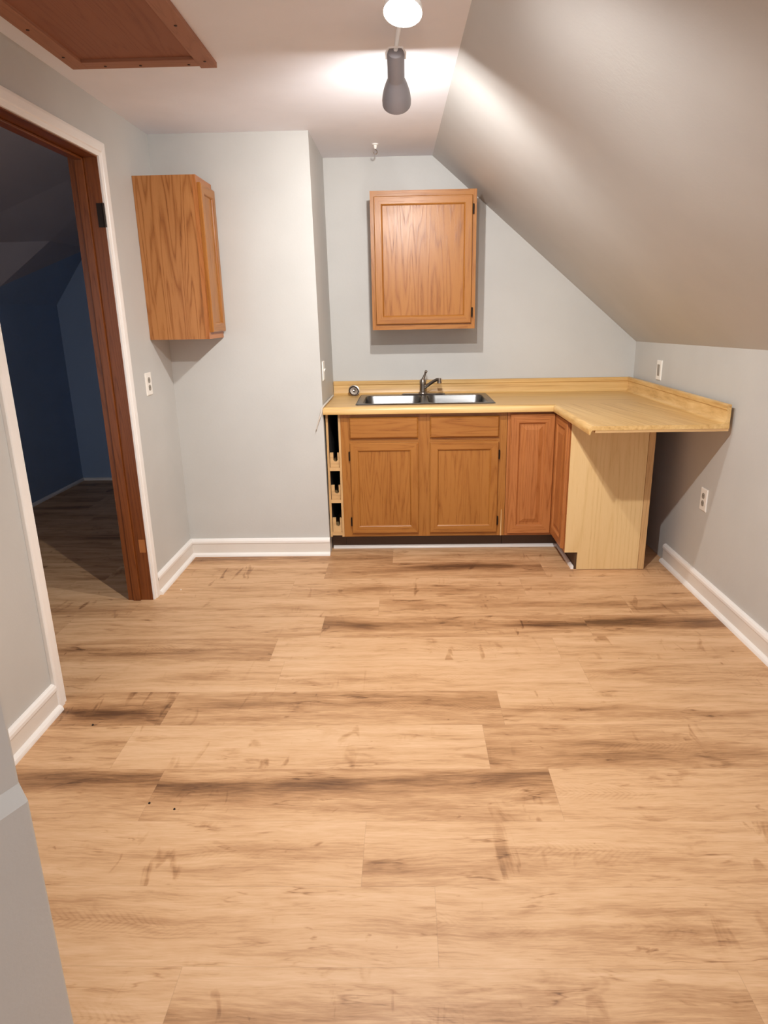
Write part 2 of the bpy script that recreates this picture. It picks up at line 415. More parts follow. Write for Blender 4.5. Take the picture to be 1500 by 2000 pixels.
# ---- chimney chase in the left back corner (slightly out of plumb)
xt, xb = -.497, -.480
struct(MB().solid([(XL, DC, 0), (xb, DC, 0), (xb, D, 0), (XL, D, 0)], [(XL, DC, H), (xt, DC, H), (xt, D, H), (XL, D, H)]),
       'wall_chase', M['wall'], 'grey boxed-out wall left of the sink counter', 'wall')
# ---- left wall with the doorway
DY0, DY1, DZ = 2.262, 3.215, 2.108       # opening (casing inner edges)
XW = XL-.122
lw = MB(); lw.box(XW, XL, Y0, DY0-.012, 0, H); lw.box(XW, XL, DY1+.012, D, 0, H); lw.box(XW, XL, DY0-.012, DY1+.012, DZ+.012, H)
struct(lw, 'wall_left', M['wall'], 'grey left wall with the open doorway', 'wall')
# ---- near stub wall at the left edge of the picture
E = Vector((-.657, .95, 0)); dirn = Vector((math.sin(R(25)), math.cos(R(25)), 0)); nrm = Vector((math.cos(R(25)), -math.sin(R(25)), 0))
A = E - dirn*.62; Bk = Vector((-1.345, E.y+.12, 0)); Bn = Vector((-1.345, A.y, 0))
def up_(p, z): return Vector((p.x, p.y, z))
mb = MB()
Eu = E - nrm*.016; Au = A - nrm*.016
zl, zu = .628, .660                 # ledge heights at the corner
mb.solid([up_(E, 0), up_(A, 0), up_(Bn, 0), up_(Bk, 0)], [up_(E, zl), up_(A, zl), up_(Bn, zl), up_(Bk, zl)])
mb.solid([up_(E, zl), up_(A, zl), up_(Bn, zl), up_(Bk, zl)], [up_(Eu, zu), up_(Au, zu), up_(Bn, zu), up_(Bk, zu)])
mb.solid([up_(Eu, zu), up_(Au, zu), up_(Bn, zu), up_(Bk, zu)], [up_(Eu, H), up_(Au, H), up_(Bn, H), up_(Bk, H)])
struct(mb, 'wall_near', M['wall'], 'grey plastered wall corner with a thicker foot at the near left', 'wall', bevel=.006)

# ---- side room seen through the doorway
struct(MB().box(SIDE_X-T, SIDE_X, .9, SIDE_Y+T, 0, 1.56), 'wall_side_far', M['navy'], 'dark blue knee wall in the side room', 'wall')
def side_back():
    return MB().prism([(SIDE_X-T, 0), (XW, 0), (XW, 2.6), (SIDE_X-T, 2.6)], lambda p, q, t: (p, t, q), SIDE_Y, SIDE_Y+T)
struct(side_back(), 'wall_side_back', M['navy'], 'dark blue gable wall at the back of the side room', 'wall')
WN = (-2.95, -1.52, .15, 2.1)  # opening added out of view so world light reaches the side room
snw = MB(); snw.box(SIDE_X-.2, WN[0], .8, .9, 0, 2.62); snw.box(WN[1], XW, .8, .9, 0, 2.62); snw.box(WN[0], WN[1], .8, .9, 0, WN[2]); snw.box(WN[0], WN[1], .8, .9, WN[3], 2.62)
wf = MB(); wf.box(WN[0], WN[0]+.05, .83, .87, WN[2], WN[3]); wf.box(WN[1]-.05, WN[1], .83, .87, WN[2], WN[3]); wf.box(WN[0]+.05, WN[1]-.05, .83, .87, WN[2], WN[2]+.05); wf.box(WN[0]+.05, WN[1]-.05, .83, .87, WN[3]-.05, WN[3])
struct(wf, 'added_opening_1', M['white'], 'added frame around an unseen opening that lights the side room', 'added opening')  # frame added around the unseen light opening
struct(snw, 'wall_side_near', M['navy'], 'near end wall of the side room', 'wall')
struct(MB().box(XW, XW+.02, D, SIDE_Y, 0, 2.6), 'wall_side_right', M['navy'], 'right end of the side room partition', 'wall')
P0, P1, P2 = (SIDE_X, 4.69, 1.552), (-2.918, 5.007, 1.665), (-2.668, SIDE_Y, 2.000)
K0, W0, W1, W2, W3 = (SIDE_X, .9, 1.552), (SIDE_X, .9, 1.9), (SIDE_X, 4.5, 1.905), (-2.60, 5.2, 1.985), (-2.60, SIDE_Y, 2.012)
V0, V1, V2 = (-1.45, .9, 2.5), (-1.45, 4.5, 2.5), (-1.45, SIDE_Y, 2.5)
struct(MB().add([P0, (SIDE_X, SIDE_Y, 1.552), P2, P1], [(0, 1, 3), (1, 2, 3)]), 'ceiling_side_low', M['navy'], 'dark blue low slope in the side room', 'ceiling')
struct(MB().add([K0, P0, P1, P2, W0, W1, W2, W3], [(0, 1, 5, 4), (1, 2, 5), (2, 6, 5), (2, 3, 6), (3, 7, 6)]), 'ceiling_side_slope', M['sidegrey'], 'grey sloped ceiling of the side room', 'ceiling')
struct(MB().add([W0, W1, W2, W3, V0, V1, V2], [(0, 1, 5, 4), (1, 2, 5), (2, 3, 6), (2, 6, 5)]), 'ceiling_side', M['sidegrey'], 'grey upper ceiling of the dark side room', 'ceiling')
struct(MB().box(SIDE_X-.2, XW, .8, SIDE_Y+T, 2.62, 2.68), 'ceiling_side_added_lid', M['sidegrey'], 'added unseen lid above the side room against light leaks', 'ceiling')  # lid added out of view to keep world light from leaking in
struct(MB().box(SIDE_X-.2, SIDE_X-.1, .8, SIDE_Y+T, 0, 2.62), 'wall_side_outer', M['navy'], 'outer wall of the side room', 'wall')
# ---- baseboards
BB = [(0, 0), (.014, 0), (.014, .080), (.0175, .083), (.0175, .096), (.013, .105), (.006, .109), (0, .110)]
SH = [(.014, 0), (.032, 0), (.0315, .006), (.029, .013), (.024, .018), (.0185, .0205), (.014, .021)]
def baseboard(name, path, label):
    o = MB().sweep(path, BB).build(name, M['trimflat']); tag(o, label, 'baseboard', kind='structure')
    # the moulded cap and the shoe are brighter gloss white
    MB().sweep(path, [(.0, .0832), (.0182, .0832), (.0182, .0962), (.0134, .1056), (.0062, .1096), (0, .1104)]).build('cap_moulding', M['white'], o)
    MB().sweep(path, SH).build('shoe_moulding', M['white'], o); return o
CW = .064       # casing width
# travel so that the room is on the right of the direction
baseboard('baseboard_left', [(XL, DY1+CW+.002), (XL, DC), (-.478, DC)], 'white baseboard from door casing round to the sink cabinets')
baseboard('baseboard_near', [(XL, 1.20), (XL, DY0-CW-.002)], 'white baseboard left of the doorway')
baseboard('baseboard_right', [(XR, 3.72), (XR, Y0)], 'white baseboard along the right knee wall')
struct(MB().sweep([(SIDE_X, .9), (SIDE_X, SIDE_Y), (XW, SIDE_Y)], [(0, 0), (.018, 0), (.0175, .012), (.012, .020), (0, .024)]), 'baseboard_side', M['white'], 'thin white strip along the floor of the dark side room', 'baseboard')
# white shoe strip along the toe kick of the cabinets
tr = MB().sweep([(-.470, YT-.002), (.953, YT-.002), (.953, YP+.012)], [(0, 0), (.016, 0), (.0155, .006), (.012, .012), (.006, .0165), (0, .018)])
struct(tr, 'trim_1', M['white'], 'thin white shoe moulding along the cabinet toe kick', 'trim')

# ---- doorway: jambs, stops, casings, hinge
door = thing('door_1', 'open doorway with dark brown wood jamb and white casing', 'doorway', (XL, DY1, 0), kind='structure')
JT = .012
j = Local(door); j.box(XW-.006, XL+.001, DY1, DY1+JT, 0, DZ+JT); j.part('side_jamb', M['darkz'])
j = Local(door); j.box(XW-.006, XL+.001, DY0-JT, DY0, 0, DZ+JT); j.part('side_jamb', M['darkz'])
j = Local(door); j.box(XW-.006, XL+.001, DY0, DY1, DZ, DZ+JT); j.part('head_jamb', M['darky'])
for a, b in ((DY1-.012, DY1-.0003), (DY0+.0003, DY0+.012)):
    j = Local(door); j.box(XL-.098, XL-.060, a, b, 0, DZ-.0003); j.part('door_stop', M['darkz'], bevel=.003)
j = Local(door); j.box(XL-.098, XL-.060, DY0+.012, DY1-.012, DZ-.012, DZ-.0003); j.part('head_stop', M['darky'], bevel=.003)
# casing: stepped flat profile mitred around the opening, drawn in (y, z)
CP = [(0, 0), (0, .011), (.018, .013), (.022, .017), (.050, .018), (.060, .0165), (CW, .013), (CW, 0)]
def casing(a, b, mitre_a, mitre_b, nm):
    # a, b: inner-edge end points (y,z); outward given by each corner's own offset vector
    mb = Local(door)
    ra = [(XL+d, a[0]+o*mitre_a[0], a[1]+o*mitre_a[1]) for o, d in CP]
    rb = [(XL+d, b[0]+o*mitre_b[0], b[1]+o*mitre_b[1]) for o, d in CP]
    mb.solid(ra, rb); return mb.part(nm, M['white'], bevel=.0015)
rv = .004
casing((DY1+rv, 0), (DY1+rv, DZ+rv), (1, 0), (1, 1), 'side_casing')
casing((DY0-rv, 0), (DY0-rv, DZ+rv), (-1, 0), (-1, 1), 'side_casing')
casing((DY0-rv, DZ+rv), (DY1+rv, DZ+rv), (-1, 1), (1, 1), 'head_casing')
hg = Local(door); hg.box(XL-.027, XL-.002, DY1-.0025, DY1-.0002, 1.822, 1.922); hg.tube([(XL+.004, DY1-.004, 1.822), (XL+.004, DY1-.004, 1.922)], .0055)
h_ = hg.part('hinge_leaf', M['bronze']); h_['label'] = 'dark bronze hinge leaf left on the jamb'
mt = Local(door); mt.box(XL-.036, XL-.004, DY1-.0012, DY1-.0002, .265, .335)
m_ = mt.part('bare_hinge_patch', M['redz']); m_['label'] = 'splintered bare wood where a lower hinge was'

# ================================================================== CABINETS
def door_mb(root, u0, u1, z0, z1, fn, matv, math_, fw_=.055, thick=.019, raised=False, name='door', parent=None, panel=None):
    """overlay cabinet door; fn(u, out, z) -> world"""
    pr = [(0, 0), (0, thick-.004), (.004, thick), (fw_-.009, thick), (fw_-.004, thick-.003), (fw_, thick-.009), (fw_, 0)]
    mb = Local(root)
    c = [(u0, z0), (u1, z0), (u1, z1), (u0, z1)]; ins = [(1, 1), (-1, 1), (-1, -1), (1, -1)]
    for i in range(4):
        k = (i+1) % 4
        ra = [fn(c[i][0]+o*ins[i][0], d, c[i][1]+o*ins[i][1]) for o, d in pr]
        rb = [fn(c[k][0]+o*ins[k][0], d, c[k][1]+o*ins[k][1]) for o, d in pr]
        mb.solid(ra, rb, 0 if i in (1, 3) else 1)
    d = mb.part(name, [matv, math_], parent=parent)
    p = Local(root); a0, a1, b0, b1 = u0+fw_-.003, u1-fw_+.003, z0+fw_-.003, z1-fw_+.003
    def plate(x0, x1, y0, y1, lo, hi): 
        q = [(x0, y0), (x1, y0), (x1, y1), (x0, y1)]
        p.solid([fn(x, lo, y) for x, y in q], [fn(x, hi, y) for x, y in q])
    plate(a0, a1, b0, b1, .002, thick-.010)
    if raised:
        g = .012; bw = .026
        q0 = [(a0+g, b0+g), (a1-g, b0+g), (a1-g, b1-g), (a0+g, b1-g)]; q1 = [(a0+g+bw, b0+g+bw), (a1-g-bw, b0+g+bw), (a1-g-bw, b1-g-bw), (a0+g+bw, b1-g-bw)]
        p.solid([fn(x, thick-.0105, y) for x, y in q0], [fn(x, thick-.001, y) for x, y in q1])
    pn = p.part('door_panel', panel or matv, parent=d)
    return d
def hinge(root, d, fn, u, z, h=.055):
    mb = Local(root)
    mb.tube([fn(u, .012, z-h/2), fn(u, .012, z+h/2)], .005, 8)
    q = [(u-.006, z-h*.42), (u+.006, z-h*.42), (u+.006, z+h*.42), (u-.006, z+h*.42)]
    mb.solid([fn(x, .001, y) for x, y in q], [fn(x, .007, y) for x, y in q])
    return mb.part('hinge', M['bronze'], parent=d, smooth=True)

# ---- wall cabinet over the sink
WX0, WX1, WZ0, WZ1, WY = -.199, .424, 1.3335, 2.1135, D-.305
cab = thing('wall_cabinet', 'square-on oak wall cabinet hanging above the sink', 'cabinet', (WX0, D, WZ0))
b = Local(cab)
b.box(WX0, WX0+.012, WY+.019, D-.001, WZ0, WZ1); b.box(WX1-.012, WX1, WY+.019, D-.001, WZ0, WZ1)
b.box(WX0+.012, WX1-.012, WY+.019, D-.001, WZ0+.018, WZ0+.03); b.box(WX0+.012, WX1-.012, WY+.019, D-.001, WZ1-.018, WZ1); b.box(WX0+.012, WX1-.012, D-.008, D-.001, WZ0+.03, WZ1-.018)
b.part('body', M['oakz'])
ff = Local(cab); s_ = .042
ff.box(WX0, WX0+s_, WY, WY+.019, WZ0, WZ1, 0); ff.box(WX1-s_, WX1, WY, WY+.019, WZ0, WZ1, 0)
ff.box(WX0+s_, WX1-s_, WY+.0002, WY+.019, WZ0, WZ0+s_, 1); ff.box(WX0+s_, WX1-s_, WY+.0002, WY+.019, WZ1-s_, WZ1, 1)
ff.part('face_frame', [M['oakz'], M['oakx']])
fnW = lambda u, o, z: (u, WY-.0006-o, z)
d = door_mb(cab, -.176, .399, 1.366, 2.081, fnW, M['oakz'], M['oakx'], fw_=.050, panel=M['oakpanel'])
hinge(cab, d, fnW, .404, 2.005); hinge(cab, d, fnW, .404, 1.43)

# ---- narrow wall cabinet on the left wall
LX, LY0, LY1, LZ0, LZ1 = -1.030, 3.604, 3.886, 1.3155, 2.104
cab = thing('wall_cabinet', 'narrow oak wall cabinet on the left wall beside the doorway, seen from its side', 'cabinet', (XL, LY0, LZ0))
b = Local(cab)
b.box(XL+.001, LX-.019, LY0, LY0+.012, LZ0, LZ1); b.box(XL+.001, LX-.019, LY1-.012, LY1, LZ0, LZ1)
b.box(XL+.001, LX-.019, LY0+.012, LY1-.012, LZ0+.012, LZ0+.024); b.box(XL+.001, LX-.019, LY0+.012, LY1-.012, LZ1-.015, LZ1); b.box(XL+.001, XL+.008, LY0+.012, LY1-.012, LZ0+.024, LZ1-.015)
b.part('body', M['oakside'])
ff = Local(cab); s_ = .036
ff.box(LX-.0186, LX, LY0, LY0+s_, LZ0, LZ1, 0); ff.box(LX-.0186, LX, LY1-s_, LY1, LZ0, LZ1, 0)
ff.box(LX-.0186, LX-.0002, LY0+s_, LY1-s_, LZ0, LZ0+s_, 1); ff.box(LX-.0186, LX-.0002, LY0+s_, LY1-s_, LZ1-s_, LZ1, 1)
ff.part('face_frame', [M['redz'], M['redy']])
fnL = lambda u, o, z: (LX+.0006+o, u, z)
door_mb(cab, LY0+.020, LY1-.012, LZ0+.034, LZ1-.032, fnL, M['oakz'], M['oaky'], fw_=.050)

# ---- wine rack slot at the left end
RX0, RX1, CT = -.4765, -.3905, .884
rack = thing('wine_rack', 'narrow open oak wine rack between the wall and the sink cabinet', 'wine rack', (RX0, YC, 0))
for x in (RX0, RX1-.013):
    b = Local(rack); b.box(x, x+.013, YC, YC+.012, .105, CT, 0); b.box(x, x+.013, YC+.012, 4.45, .105, CT, 1); b.part('side_panel', [M['edge'], M['inside_shade']])  # inner faces coloured dark for the shadow of the counter overhang
b = Local(rack); b.box(RX0+.013, RX1-.013, 4.44, 4.45, .105, CT); b.part('back_panel', M['inside_shade'])
b = Local(rack); b.box(RX0, RX1, YT, YT+.012, 0, .105); b.part('toe_board', M['toe'])
ia, ib = RX0+.0133, RX1-.0133
for z in (.113, .322, .523):
    b = Local(rack); b.box(ia, ib, YC+.002, 4.44, z, z+.019); b.part('shelf', M['edgex'])
    zt_, zb_ = z+.108, z+.0195; cx = (ia+ib)/2+.004; r_ = .0125; n_ = 10
    pts = [(ia+.001, zb_), (ib-.001, zb_), (ib-.001, zt_), (cx+r_, zt_)] + [(cx+r_*math.cos(a), zt_-.042+r_*math.sin(a)) for a in [-math.pi*i/n_ for i in range(n_+1)]] + [(cx-r_, zt_), (ia+.001, zt_)]
    b = Local(rack); 
    # notched board as left block, right block and a scooped bridge so every face stays convex
    def pl(P): b.prism(P, lambda p, q, t: (p, t, q), YC+.020, YC+.034)
    pl([(ia+.001, zb_), (cx-r_, zb_), (cx-r_, zt_), (ia+.001, zt_)]); pl([(cx+r_, zb_), (ib-.001, zb_), (ib-.001, zt_), (cx+r_, zt_)])
    for i in range(n_):
        a0, a1 = -math.pi+math.pi*i/n_, -math.pi+math.pi*(i+1)/n_
        x0, x1 = cx+r_*math.cos(a0), cx+r_*math.cos(a1); z0, z1 = zt_-.042+r_*math.sin(a0), zt_-.042+r_*math.sin(a1)
        pl([(x0, zb_), (x1, zb_), (x1, z1), (x0, z0)])
    b.part('notched_rest', M['edgex'])

# ---- sink base cabinet
SX0, SX1 = -.3895, .594
cab = thing('sink_cabinet', 'oak sink base cabinet with two doors and two false drawer fronts', 'cabinet', (SX0, YC, 0))
b = Local(cab)
b.box(SX0, SX0+.012, YC+.019, 4.52, .105, CT); b.box(SX1-.012, SX1, YC+.019, 4.52, .105, CT); b.box(SX0+.012, SX1-.012, YC+.019, 4.52, .105, .118); b.box(SX0+.012, SX1-.012, 4.51, 4.52, .118, CT)
b.part('body', M['oakz'])
b = Local(cab); b.box(SX0, SX1, YT, YT+.012, 0, .1045); b.part('toe_board', M['toe'])
ff = Local(cab)
for x0, x1 in ((SX0, -.325), (.060, .152), (.535, SX1)): ff.box(x0, x1, YC, YC+.019, .105, CT, 0)
for x0, x1 in ((-.325, .060), (.152, .535)):
    for z0, z1 in ((.105, .145), (.680, .735), (.832, CT)): ff.box(x0, x1, YC+.0003, YC+.019, z0, z1, 1)
ff.part('face_frame', [M['oakz'], M['oakx']])
fnS = lambda u, o, z: (u, YC-.0006-o, z)
for i, (x0, x1) in enumerate(((-.337, .070), (.139, .546))):
    mb = Local(cab); q0 = [(x0, .720), (x1, .720), (x1, .845), (x0, .845)]; g = .008
    q1 = [(x0+g, .720+g), (x1-g, .720+g), (x1-g, .845-g), (x0+g, .845-g)]
    mb.solid([fnS(u, 0, z) for u, z in q0], [fnS(u, .011, z) for u, z in q0]); mb.solid([fnS(u, .011, z) for u, z in q0], [fnS(u, .019, z) for u, z in q1])
    mb.part('drawer_front', M['oakx'])
    d = door_mb(cab, x0, x1, .131, .694, fnS, M['oakz'], M['oakx'], fw_=.052)
    u = x0-.004 if i == 0 else x1+.004
    hinge(cab, d, fnS, u, .615); hinge(cab, d, fnS, u, .205)

# ---- corner cabinet with folding doors, its raw end panel faces the room
CX0, CXF, CX1 = .5965, .893, 1.3475
cab = thing('corner_cabinet', 'oak corner base cabinet with folding doors and a raw maple end panel', 'cabinet', (CXF, YP, 0))
b = Local(cab)
b.box(CX0, CX0+.012, YC+.019, 4.50, .105, CT); b.box(CX0+.012, CX1, 4.49, 4.50, .105, CT); b.box(CX1-.012, CX1, YP+.0122, 4.49, .003, CT)
b.box(CXF+.019, CX1-.012, YP+.0122, 4.49, .105, .118); b.box(CX0+.012, CXF+.019, YC+.019, 4.49, .105, .118)
b.part('body', M['redz'])
ff = Local(cab)
ff.box(CX0, CX0+.03, YC, YC+.019, .105, CT, 0); ff.box(CX0+.03, CXF, YC, YC+.019, .840, CT, 1); ff.box(CX0+.03, CXF, YC, YC+.019, .105, .135, 1)
ff.box(CXF, CXF+.019, YP+.0003, YP+.034, .105, CT, 0); ff.box(CXF, CXF+.019, YP+.034, YC+.019, .840, CT, 2); ff.box(CXF, CXF+.019, YP+.034, YC+.019, .105, .135, 2)
ff.part('face_frame', [M['redz'], M['redx'], M['redy']])
fnA = lambda u, o, z: (u, YC-.0006-o, z)
fnB = lambda u, o, z: (CXF-.0006-o, u, z)
door_mb(cab, .611, CXF-.021, .121, .853, fnA, M['redz'], M['redx'], fw_=.058, raised=True)
door_mb(cab, YP+.026, YC-.001, .121, .853, fnB, M['redz'], M['redy'], fw_=.058, raised=True)
pn = Local(cab)
pn.prism([(CXF+.0005, .105), (.967, .105), (.967, .003), (1.312, .003), (1.312, CT), (CXF+.0005, CT)], lambda p, q, t: (p, t, q), YP, YP+.012)
e_ = pn.part('end_panel', M['maple']); e_['label'] = 'pale unfinished maple end panel with a toe notch'
pn = Local(cab); pn.box(1.3135, CX1, YP-.003, YP+.012, .003, CT); e_ = pn.part('back_stile', M['edge']); e_['label'] = 'pale raw wood strip at the back edge of the end panel'
b = Local(cab); b.box(CX0, .967, YT, YT+.012, 0, .1045); b.part('toe_board', M['toe'])
b = Local(cab); b.box(.956, .967, YP+.0122, YT, 0, .1045); b.part('toe_board', M['toe'])

# ---- countertop
ct = thing('countertop', 'L-shaped wood-grain laminate countertop with backsplash, open at the right end', 'countertop', (XP, YF, ZC))
CL, CRB = -.4845, 1.4905          # left end, back of right backsplash
SB = .0205; zb = ZC-.020
HX0, HX1, HY0, HY1 = -.286, .516, 3.972, 4.462    # sink cut-out
s = Local(ct)
for x0, x1, y0, y1 in ((CL, HX0, YF+.0355, D-.003), (HX1, CRB, YF+.0355, D-.003), (HX0, HX1, YF+.0355, HY0), (HX0, HX1, HY1, D-.003)): s.box(x0, x1, y0, y1, zb, ZC)
s.part('main_slab', M['lamx'])
s = Local(ct); s.box(XP+.0355, CRB, YE, YF+.0355, zb, ZC); s.part('peninsula_slab', [M['lamy']])
# rolled nosing (right side of travel faces the room)
nz = [(-.02, ZC), (-.006, ZC+.0005), (.004, ZC-.002), (.011, ZC-.008), (.015, ZC-.017), (.0155, ZC-.030), (.013, ZC-.041), (.008, ZC-.042), (.006, ZC-.030), (0, ZC-.020), (-.02, ZC-.020)]
nz = [(d-.0155, z) for d, z in nz]
def nosing(path):
    mb = Local(ct); mb.sweep(path, nz, mis=[0, 1]); return mb
mb = nosing([(CL, YF), (XP, YF), (XP, YE)]); mb.part('nosing', [M['lamx'], M['lamy']], smooth=True)
# backsplash with a coved foot and a rounded top
bs = [(0, ZC+.0003), (0, ZC+.088), (.003, ZC+.091), (.016, ZC+.091), (.0215, ZC+.087), (.0215, ZC+.068), (.0160, ZC+.062), (.0160, ZC+.018), (.021, ZC+.009), (.027, ZC+.003), (.036, ZC+.0003)]
mb = Local(ct); mb.sweep([(CL, D-.002), (CRB, D-.002), (CRB, YE)], bs, mis=[0, 1]); mb.part('backsplash', [M['lamx'], M['lamy']], smooth=True)
s = Local(ct); s.box(XP+.030, CRB-.001, YE+.002, YE+.030, zb-.012, zb-.0003); e_ = s.part('support_strip', M['edgex']); e_['label'] = 'raw wood strip under the open end of the countertop'

# ---- sink
SNX0, SNX1, SNY0, SNY1 = -.302, .532, 3.955, 4.478
sink = thing('kitchen_sink', 'double bowl stainless steel sink set into the counter', 'sink', ((SNX0+SNX1)/2, SNY0, ZC))
def rrect(x0, x1, y0, y1, r, n=6):
    pts = []
    for cx, cy, a0 in ((x1-r, y1-r, 0), (x0+r, y1-r, 90), (x0+r, y0+r, 180), (x1-r, y0+r, 270)):
        for i in range(n+1): a = R(a0+90*i/n); pts.append((cx+r*math.cos(a), cy+r*math.sin(a)))
    return pts
bowls = ((-.262, .098), (.134, .494)); BY0, BY1 = 3.990, 4.392
def sink_rim():
    import bmesh
    mb = Local(sink); n = 6; zt = ZC+.0045
    out = rrect(SNX0, SNX1, SNY0, SNY1, .022, n)
    inn = rrect(SNX0+.008, SNX1-.008, SNY0+.008, SNY1-.008, .018, n)
    k = len(out)
    mb.add([(x, y, ZC+.0006) for x, y in out]+[(x, y, zt) for x, y in inn], [(i, (i+1) % k, k+(i+1) % k, k+i) for i in range(k)])
    # deck made of strips around each bowl opening
    def strip(outer, inner):
        m = len(outer); mb.add([(x, y, zt) for x, y in outer]+[(x, y, zt) for x, y in inner], [(i, (i+1) % m, m+(i+1) % m, m+i) for i in range(m)])
    mid = .116; ix0, ix1, iy0, iy1 = SNX0+.008, SNX1-.008, SNY0+.008, SNY1-.008
    for (bx0, bx1), (ox0, ox1) in zip(bowls, ((ix0, mid), (mid, ix1))):
        o = rrect(ox0, ox1, iy0, iy1, .0008, n)
        strip(o, rrect(bx0, bx1, BY0, BY1, .055, n))
    return mb.part('rim', M['steel'], smooth=True)
sink_rim()
# raised faucet ledge behind the bowls
mb = Local(sink); led = rrect(-.03, .262, 4.398, 4.470, .034, 6); led2 = [(.116+(x-.116)*.95, 4.434+(y-4.434)*.82) for x, y in led]; k = len(led)
mb.add([(x, y, ZC+.0046) for x, y in led]+[(x, y, ZC+.0115) for x, y in led2], [(i, (i+1) % k, k+(i+1) % k, k+i) for i in range(k)]+[tuple(range(k, 2*k))]); mb.part('faucet_ledge', M['steel'], smooth=True)
for bx0, bx1 in bowls:
    mb = Local(sink); zt = ZC+.0045; loops = []
    for ins, z, r in ((0, zt, .055), (.004, zt-.006, .053), (.010, ZC-.10, .05), (.018, ZC-.150, .045), (.036, ZC-.172, .035), (.06, ZC-.178, .03)):
        loops.append([(x, y, z) for x, y in rrect(bx0+ins, bx1-ins, BY0+ins, BY1-ins, r, 6)])
    k = len(loops[0]); vs = [p for l in loops for p in l]
    fs = [(i*k+a, i*k+(a+1) % k, (i+1)*k+(a+1) % k, (i+1)*k+a) for i in range(len(loops)-1) for a in range(k)] + [tuple(range((len(loops)-1)*k, len(loops)*k))]
    mb.add(vs, fs); bw_ = mb.part('bowl', M['steel'], smooth=True)
    dr = Local(sink); dr.lathe([(.0, -.1775), (.03, -.1775), (.042, -.1745), (.045, -.1765)], ((bx0+bx1)/2, (BY0+BY1)/2+.03, ZC), (0, 0, 1), 24); dr.part('drain', M['nickel'], parent=bw_, smooth=True)

# ---- faucet
FX, FY, FZ = .112, 4.440, ZC+.0116
fc = thing('faucet', 'single-lever nickel kitchen faucet at the back of the sink', 'faucet', (FX, FY, FZ))
b = Local(fc); b.lathe([(0, 0), (.030, 0), (.029, .006), (.022, .012), (.0205, .05), (.022, .062), (.0215, .080), (.016, .090), (0, .092)], (FX, FY, FZ), (0, 0, 1), 24); b.part('body', M['nickel'], smooth=True)
b = Local(fc); b.tube([(FX+.006, FY-.006, FZ+.036), (FX+.030, FY-.014, FZ+.052), (FX+.066, FY-.030, FZ+.078), (FX+.088, FY-.040, FZ+.090), (FX+.104, FY-.048, FZ+.091)], [.0125, .0115, .0105, .0105, .011], 14); sp = b.part('spout', M['nickel'], smooth=True)
b = Local(fc); b.lathe([(0, 0), (.0125, 0), (.0125, .018), (.0145, .020), (.0145, .033), (0, .033)], (FX+.106, FY-.049, FZ+.100), (0, -.1, -1), 18); b.part('aerator', M['nickel'], parent=sp, smooth=True)
b = Local(fc); b.tube([(FX, FY, FZ+.088), (FX+.006, FY-.002, FZ+.104), (FX+.013, FY-.004, FZ+.122), (FX+.018, FY-.006, FZ+.136)], [.012, .0085, .007, .0075], 12); hd = b.part('lever', M['nickel'], smooth=True)
b = Local(fc); b.lathe([(0, -.009), (.006, -.0075), (.0095, -.003), (.0095, .003), (.006, .0075), (0, .009)], (FX+.021, FY-.007, FZ+.141), (.4, 0, 1), 16); b.part('lever_knob', M['nickel'], parent=hd, smooth=True)

# ---- sink strainer leaning in the counter corner
st = thing('sink_strainer', 'small round metal sink strainer leaning on the backsplash left of the sink', 'strainer', (-.343, 4.445, ZC))
ax = Vector((.25, -.86, .46)).normalized(); c_ = Vector((-.343, 4.452, ZC+.0345))
b = Local(st); b.lathe([(.036, -.004), (.0375, 0), (.036, .003), (.031, .002), (.0285, -.010), (.024, -.024), (.012, -.030), (0, -.031)], c_, ax, 28); b.part('basket', M['nickel'], smooth=True)
b = Local(st); b.lathe([(0, -.004), (.026, -.005), (.027, -.010)], c_, ax, 24); b.part('mesh_disc', M['nickel'], smooth=True)
b = Local(st); b.lathe([(.005, -.008), (.005, .004), (.009, .006), (.009, .010), (0, .012)], c_, ax, 14); b.part('center_post', M['nickel'], smooth=True)

# ---- dried caulk strip hanging off the left end of the counter
b = MB(); b.tube([(-.479, 4.40, ZC+.0095), (-.4785, 4.1, ZC+.009), (-.480, 3.90, ZC+.0088), (-.486, 3.8545, ZC+.001), (-.493, 3.854, ZC-.03), (-.508, 3.856, ZC-.07), (-.525, 3.862, ZC-.122)], [.006, .006, .006, .006, .005, .004, .0025], 8)
tag(b.build('caulk_strip', M['caulk'], smooth=True), 'loose dried caulk strip peeling at the left end of the counter', 'caulk')
b = MB(); b.solid([(.5695, YC-.0065, .106), (.5775, YC-.0065, .106), (.5775, YC-.0008, .106), (.5695, YC-.0008, .106)], [(.5725, YC-.004, .272), (.5765, YC-.004, .272), (.5765, YC-.0008, .272), (.5725, YC-.0008, .272)])
tag(b.build('wood_shim', M['edge']), 'thin pale wood shim standing in the joint right of the sink cabinet', 'shim')

